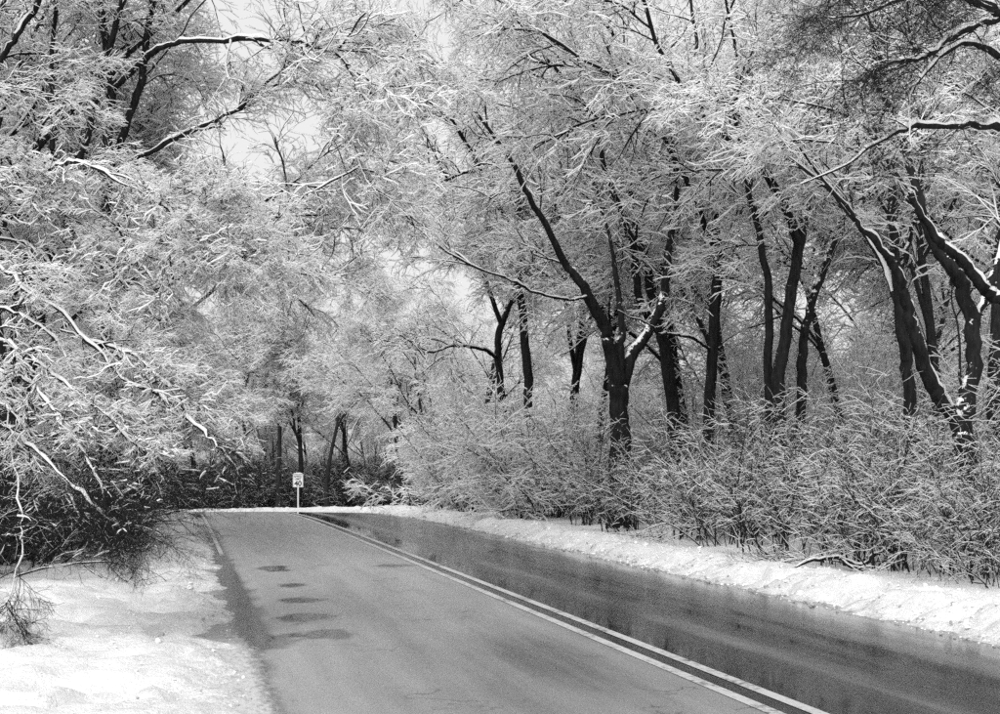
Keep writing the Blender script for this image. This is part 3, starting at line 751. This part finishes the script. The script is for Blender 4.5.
SIGN_G = 'trees at the bend behind the speed limit sign'
tree_px(249, 90, .4, 1.05, 1, 'slender tree with thin stems at the bend, leftmost of those behind the sign', SIGN_G)
tree_px(278, 88, 2.4, .95, 0, 'leaning dark trunk just left of the speed limit sign', SIGN_G)
tree_px(296, 90, 1.3, .9, 2, 'forked tree standing directly behind the speed limit sign', SIGN_G)
tree_px(327, 87, 3.9, 1.0, 1, 'tall dark leaning trunk just right of the speed limit sign', SIGN_G)
tree_px(400, 78, 5.1, .85, 0, 'dark trunk at the outside of the bend, left one of a close pair', SIGN_G)
tree_px(412, 82, .9, .72, 2, 'dark trunk at the outside of the bend, right one of a close pair', SIGN_G)
tree_px(436, 70, 2.0, .8, 1, 'tree between the pair at the bend and the bright white shrub', SIGN_G)
RG = 'trees in the second row of the right hand wood'
for px, Y, rz, s_, k, lab in ((478, 60, .3, .75, 0, 'pale snowy tree in the second row, left of the high forked small tree'),
        (560, 52, 1.9, 1, 2, 'snowy tree in the second row between wavy trunk and Y tree'),
        (600, 47, 3.3, .95, 1, 'snowy tree in the second row right behind the Y tree'),
        (688, 46, 4.4, .95, 0, 'snowy tree in the second row between leaning and straight trunks'),
        (742, 42, 5.4, .95, 2, 'snowy tree in the second row between straight trunk and trunk cluster'),
        (850, 36, .8, .9, 1, 'snowy tree in the second row between trunk cluster and slim trunk'),
        (940, 33, 2.7, .9, 0, 'snowy tree in the second row seen through the V shaped tree'),
        (1010, 30, 4.0, .9, 2, 'snowy tree in the second row at the right edge')):
    tree_px(px, Y, rz, s_, k, lab, RG)
LG = 'trees behind the left hand hedge'
for x, y, rz, s_, k, lab in ((-11.0, 32, .6, .78, 0, 'snowy tree behind the left hedge, nearest after the multi stemmed one'),
        (-13.8, 38, 2.2, .75, 2, 'snowy tree midway along the left hedge leaning branches over the road'),
        (-17.0, 47, 4.1, .75, 1, 'snowy tree far along the left hedge above the dark thicket'),
        (-20.5, 58, 5.2, .75, 0, 'pale snowy tree where the left hedge meets the bend'),
        (-11.8, 25, 3.0, .7, 1, 'snowy tree at the left edge behind the drooping limbs')):
    tree_at(x, y, rz, s_, k, lab, LG)

# ------------------------------------------------------------------ shrubs
SH = [shrub_build(201, 2.7, 26), shrub_build(202, 2.2, 30, .55), shrub_build(203, 3.1, 24, .4)]
SHM = [(a.mesh('stems', CROWN_M, True), b.mesh('twigs', CROWN_M, True)) for a, b in SH]
SHB = SHM
BR = shrub_build(241, 2.6, 40, .5, .026, n2=11, n3=8, n4=2, bare=.03, droop=-.06)
BRM = (BR[0].mesh('stems', CROWN_M, True), BR[1].mesh('twigs', CROWN_M, True))
SA = [shrub_build(231, 5.2, 8, .2, .02, n2=14, n3=8, n4=2, bare=.1, side=.3, fine=(.09, .05), base=.5), shrub_build(232, 6.2, 7, .25, .02, n2=16, n3=8, n4=2, bare=.1, side=.26, fine=(.08, .045), base=.5)]
SAM = [(a.mesh('stems', CROWN_M, True), b.mesh('twigs', CROWN_M, True)) for a, b in SA]
DK = [shrub_build(211, 2.4, 30, .5, .008, bare=.85), shrub_build(212, 2.2, 34, .7, .007, bare=.9)]
DKM = [(a.mesh('stems', CROWN_M, True), b.mesh('twigs', CROWN_M, True)) for a, b in DK]
DKB = DKM

def shrub_at(x, y, rz, s_, meshes, label, group, name='shrub'):
    r = root_at(name, (x, y, gz(x, y) - .03), rz, s_, label, 'shrub', group)
    a = link('stems', meshes[0], r); a['kind'] = 'stuff'
    b = link('twigs', meshes[1], r); b['kind'] = 'stuff'
    return r
VG = 'snowy shrubs along the right verge'
rng = np.random.default_rng(5)
for px, py, s_, k, lab in ((1005, 590, .8, 1, 'small snow covered shrub at the right edge of the verge'),
        (960, 572, .85, 0, 'snowy shrub at the foot of the V shaped tree'),
        (900, 563, .95, 2, 'snowy shrub below the slim trunk'),
        (845, 556, 1, 1, 'snowy shrub between the slim trunk and the trunk cluster'),
        (785, 549, 1, 0, 'snowy shrub at the foot of the trunk cluster'),
        (730, 543, 1, 2, 'snowy shrub below the straight trunk'),
        (680, 538, 1, 1, 'snowy shrub at the foot of the leaning trunk'),
        (635, 533, 1, 0, 'snowy shrub at the foot of the Y tree'),
        (585, 530, 1.05, 2, 'snowy shrub just left of the Y tree'),
        (540, 526, 1.1, 1, 'bright white shrub beside the narrowing snow bank, right one of two'),
        (490, 521, 1.15, 1, 'bright white shrub beside the narrowing snow bank, left one of two'),
        (445, 518, 1.05, 0, 'snowy shrub between the bend and the bright white shrubs')):
    Y = (2.07 - 10.2 * SL + 6.7) / ((px - 500) / F - SL); x = (px - 500) / F * Y      # a row 6.5 m right of the centre line
    shrub_at(x, Y, rng.uniform(0, 6), s_ * (1.2 if 'bright' in lab else .86), BRM if 'bright' in lab else SHM[k], lab, VG)
HG = 'dark shrubs of the left hedge'
for x, y, s_, k, lab in ((-7.6, 19.5, 1, 0, 'dark leafless shrub under the drooping limbs at the left edge'),
        (-7.9, 22.5, 1.05, 1, 'dark leafless shrub, second along the left hedge'),
        (-8.6, 26, 1.1, 0, 'dark leafless shrub, third along the left hedge'),
        (-9.3, 30, 1.15, 1, 'dark leafless shrub, fourth along the left hedge'),
        (-10.4, 34.5, 1.2, 0, 'dark leafless shrub, fifth along the left hedge'),
        (-11.7, 40, 1.25, 1, 'dark leafless shrub, sixth along the left hedge'),
        (-13.2, 46, 1.3, 0, 'dark leafless shrub at the far end of the left hedge')):
    shrub_at(x, y, rng.uniform(0, 6), s_, DKM[k], lab, HG, 'hedge_shrub')

# ------------------------------------------------------------------ the wood behind: uncountable
rng = np.random.default_rng(77)
pts = []
def free(x, y, m): 
    u, s = lateral(np.array([x]), np.array([y])); return abs(u[0]) > m
for _ in range(4000):
    y = rng.uniform(48, 150); x = rng.uniform(-.38 * y - 3, .38 * y + 3)
    if not free(x, y, 9): continue
    u_, s_ = lateral(np.array([x]), np.array([y]))
    if any((x - p[0]) ** 2 + (y - p[1]) ** 2 < (34 if x > -2 else 20) for p in pts): continue
    if x < -2 and y < 84: 
        if u_[0] > 0: continue
    pts.append((x, y, gz(x, y) - .1, rng.uniform(0, 6.28), rng.uniform(.5, .8), int(rng.integers(0, 3))))
    if len(pts) >= 100: break
for _ in range(400):    # the wood straight ahead, beyond the bend
    y = rng.uniform(88, 130); x = rng.uniform(-36, 2)
    if not free(x, y, 8) or any((x - p[0]) ** 2 + (y - p[1]) ** 2 < 22 for p in pts): continue
    if y < 94 and abs(x + 12.3) < 2.5: continue
    pts.append((x, y, gz(x, y) - .1, rng.uniform(0, 6.28), rng.uniform(.75, .95), int(rng.integers(0, 3))))
for _ in range(60):     # flanks beside the camera's view
    y = rng.uniform(30, 52); x = rng.uniform(12, 21)
    if x > .37 * y + 3: continue
    if any((x - p[0]) ** 2 + (y - p[1]) ** 2 < 16 for p in pts): continue
    pts.append((x, y, gz(x, y) - .1, rng.uniform(0, 6.28), rng.uniform(.8, 1.05), int(rng.integers(0, 3))))
for _ in range(18):
    y = rng.uniform(24, 66); x = -.36 * y - rng.uniform(-1, 7)
    if any((x - p[0]) ** 2 + (y - p[1]) ** 2 < 9 for p in pts): continue
    pts.append((x, y, gz(x, y) - .1, rng.uniform(0, 6.28), rng.uniform(.8, 1.05), int(rng.integers(0, 3))))
scatter('distant_woodland', BG, pts, 'mass of snowy trees filling the wood behind the roadside rows', 'woodland')

pts = []
for _ in range(5000):
    y = rng.uniform(20, 130); x = rng.uniform(-.38 * y - 2, .38 * y + 2)
    u_, s_ = lateral(np.array([x]), np.array([y])); u_ = u_[0]
    if u_ > 0 and u_ < 8.0: continue
    if u_ < 0 and u_ > -8: continue
    if y > 70 and x < -2: continue
    tall = u_ > 12 and rng.random() < .4
    if any((x - p[0]) ** 2 + (y - p[1]) ** 2 < 1.6 for p in pts): continue
    pts.append((x, y, gz(x, y) - .05, rng.uniform(0, 6.28), rng.uniform(.7, 1.2) if tall else rng.uniform(.55, .85), int(rng.integers(3, 5)) if tall else int(rng.integers(0, 3))))
    if len(pts) >= 560: break
scatter('snowy_underbrush', SHB + SAM, pts, 'snow dusted undergrowth between the trees of the right hand wood', 'undergrowth')
pts = []
for _ in range(5000):
    y = rng.uniform(88, 120); x = rng.uniform(-34, 2)
    if not free(x, y, 8): continue
    if abs(x - (-12.3) * y / 85) < 3.2 and y < 90: continue      # the sign stands clear
    if any((x - p[0]) ** 2 + (y - p[1]) ** 2 < 1.8 for p in pts): continue
    pts.append((x, y, gz(x, y) - .05, rng.uniform(0, 6.28), rng.uniform(.9, 1.5), int(rng.integers(0, 2))))
    if len(pts) >= 260: break
for _ in range(300):
    y = rng.uniform(20, 70); x = 2.07 + SL * (y - 10.2) - rng.uniform(7.4, 11.5)
    if any((x - p[0]) ** 2 + (y - p[1]) ** 2 < .8 for p in pts): continue
    pts.append((x, y, gz(x, y) - .05, rng.uniform(0, 6.28), rng.uniform(.8, 1.2), int(rng.integers(0, 2))))
for i, p in enumerate(pts):
    if p[1] > 80 and i % 5 == 0: pts[i] = p[:5] + (2,)
scatter('dark_underbrush', DKB + SHB[:1], pts, 'dark tangled undergrowth behind the left hedge and the bend', 'undergrowth')

# ------------------------------------------------------------------ speed limit sign
SY = 85.0; sp = P(298, 474, SY)
gzs = float(ground_z(np.array([sp[0]]), np.array([SY]))[0])
root = root_at('speed_limit_sign', (sp[0], SY, gzs), 0, 1, 'white rectangular speed limit 40 sign on a thin metal post at the bend', 'sign')
def box(V, Q, x0, x1, y0, y1, z0, z1):
    n = len(V); V += [(x, y, z) for z in (z0, z1) for y in (y0, y1) for x in (x0, x1)]
    Q += [[n + i for i in f] for f in ((0, 2, 3, 1), (4, 5, 7, 6), (0, 1, 5, 4), (2, 6, 7, 3), (0, 4, 6, 2), (1, 3, 7, 5))]
zt = sp[2] - gzs; zb = zt - .80
V, Q = [], []
box(V, Q, -.045, .045, 0, .012, -.08, zt + .02); box(V, Q, -.045, -.033, .012, .05, -.08, zt + .02); box(V, Q, .033, .045, .012, .05, -.08, zt + .02)
link('post', mesh_np('post', V, Q, [m_steel], smooth=False), root)
V, Q = [], []; box(V, Q, -.31, .31, -.008, -.002, zb, zt)
panel = link('panel', mesh_np('panel', V, Q, [m_sign], smooth=False), root)
V, Q = [], []; e = .025
box(V, Q, -.31 + e, .31 - e, -.0105, -.0085, zt - e - .012, zt - e); box(V, Q, -.31 + e, .31 - e, -.0105, -.0085, zb + e, zb + e + .012)
box(V, Q, -.31 + e, -.298 + e, -.0105, -.0085, zb + e + .012, zt - e - .012); box(V, Q, .298 - e, .31 - e, -.0105, -.0085, zb + e + .012, zt - e - .012)
link('border', mesh_np('border', V, Q, [m_ink], smooth=False), panel)
V, Q = [], []; box(V, Q, -.25, .26, -.03, .03, zt + .022, zt + .06); box(V, Q, -.12, .16, -.025, .025, zt + .0605, zt + .085)
link('snow_cap', mesh_np('snow_cap', V, Q, [m_snow], smooth=False), panel)
def lettering(txt, size, z, bold):
    c = bpy.data.curves.new('lettering', 'FONT'); c.body = txt; c.size = size; c.align_x = 'CENTER'; c.extrude = .001; c.offset = bold
    tmp = bpy.data.objects.new('lettering_curve', c); sc.collection.objects.link(tmp)
    dg = bpy.context.evaluated_depsgraph_get(); me = bpy.data.meshes.new_from_object(tmp.evaluated_get(dg))
    bpy.data.objects.remove(tmp); me.materials.clear(); me.materials.append(m_ink)
    o = link('lettering', me, panel); o.rotation_euler = (math.radians(90), 0, 0); o.location = (0, -.0105, z)
lettering('SPEED', .17, zt - .20, .004); lettering('LIMIT', .17, zt - .36, .004); lettering('40', .44, zb + .08, .014)

# ------------------------------------------------------------------ small roadside things
dp = P(393, 512, 60.0); dz = gz(dp[0], 60.0)
root = root_at('delineator_post', (dp[0], 60.0, dz), 0, 1, 'thin roadside marker post with a pale top by the bend', 'post')
V, Q = [], []; box(V, Q, -.03, .03, -.012, .012, -.2, .50)
link('post', mesh_np('post', V, Q, [m_ink], smooth=False), root)
V, Q = [], []; box(V, Q, -.035, .035, -.022, .004, .45, .80)
link('reflector', mesh_np('reflector', V, Q, [m_steel], smooth=False), root)

rng = np.random.default_rng(9)
fb = P(862, 566, 21.8); fz = gz(fb[0], 21.8)
root = root_at('fallen_branch', (fb[0], 21.8, fz), 0, 1, 'pale snow topped fallen branch lying at the edge of the right verge', 'branch')
for nm, li, r0 in (('limb', [(.0, 0, .05), (-.35, .1, .16), (-.75, .05, .12), (-1.15, -.1, .04)], .028), ('limb', [(.05, .1, .05), (.2, .0, .22), (.42, -.05, .30), (.7, .1, .1)], .022), ('limb', [(-.3, .1, .14), (-.15, .0, .02), (.1, -.15, .05)], .018)):
    ln = smooth_line([[*q, r0 * (1 - .18 * i)] for i, q in enumerate(li)], 4, .01, rng)
    B = Build(); tube(B, ln[None, :, :3], ln[None, :, 3], 8, .035, rng, .05, .4)
    link(nm, B.mesh(nm, TRUNK_M, True), root)

# ------------------------------------------------------------------ crumbs of ploughed snow
def crumb(seed, mat):
    bm = bmesh.new(); bmesh.ops.create_icosphere(bm, subdivisions=2, radius=1)
    rr = np.random.default_rng(seed); ph = rr.uniform(0, 6, 6)
    for v in bm.verts:
        c = v.co; k = 1 + .22 * math.sin(3 * c.x + ph[0]) + .2 * math.sin(4 * c.y + ph[1]) + .18 * math.sin(5 * c.z + ph[2] + 2 * c.x) + rr.normal(0, .06)
        v.co = c * k; v.co.z *= .7
    me = bpy.data.meshes.new('crumb'); bm.to_mesh(me); bm.free(); me.materials.append(mat); return me
m_dirty, t, b = new_mat('dirty_snow'); b.inputs['Base Color'].default_value = (.34, .34, .34, 1); b.inputs['Roughness'].default_value = .7
m_clean, t, b = new_mat('clean_snow'); b.inputs['Base Color'].default_value = (.78, .78, .78, 1); b.inputs['Roughness'].default_value = .6
rng = np.random.default_rng(88); n = 4500
sv = 20 + 12 + 46 * rng.random(n) ** 1.4; right = rng.random(n) < .78
off = np.where(right, 3.6 + np.abs(rng.normal(0, .75, n)), -(3.75 + np.abs(rng.normal(0, 1.3, n))))
pos, nr = course(sv); q = pos + nr * off[:, None]; z = ground_z(q[:, 0], q[:, 1])
rz_ = prof(q[:, 1]) - .012 * np.abs(off) + .03
z = np.where(np.abs(off) < 4.0, np.maximum(z, rz_), z)
dirty = rng.random(n) < np.clip(.75 - (np.abs(off) - 3.6) * 1.1, .05, .7)
size = rng.gamma(1.5, .006, n) * np.where(right, 1, .75) + .003
scatter('snow_crumbs', [(crumb(1, m_clean),), (crumb(2, m_clean),), (crumb(3, m_dirty),)],
        [(q[i, 0], q[i, 1], z[i] + size[i] * .25, rng.uniform(0, 6), size[i], 2 if dirty[i] else int(rng.integers(0, 2))) for i in range(n)],
        'crumbs of ploughed snow strewn along both road edges', 'snow')
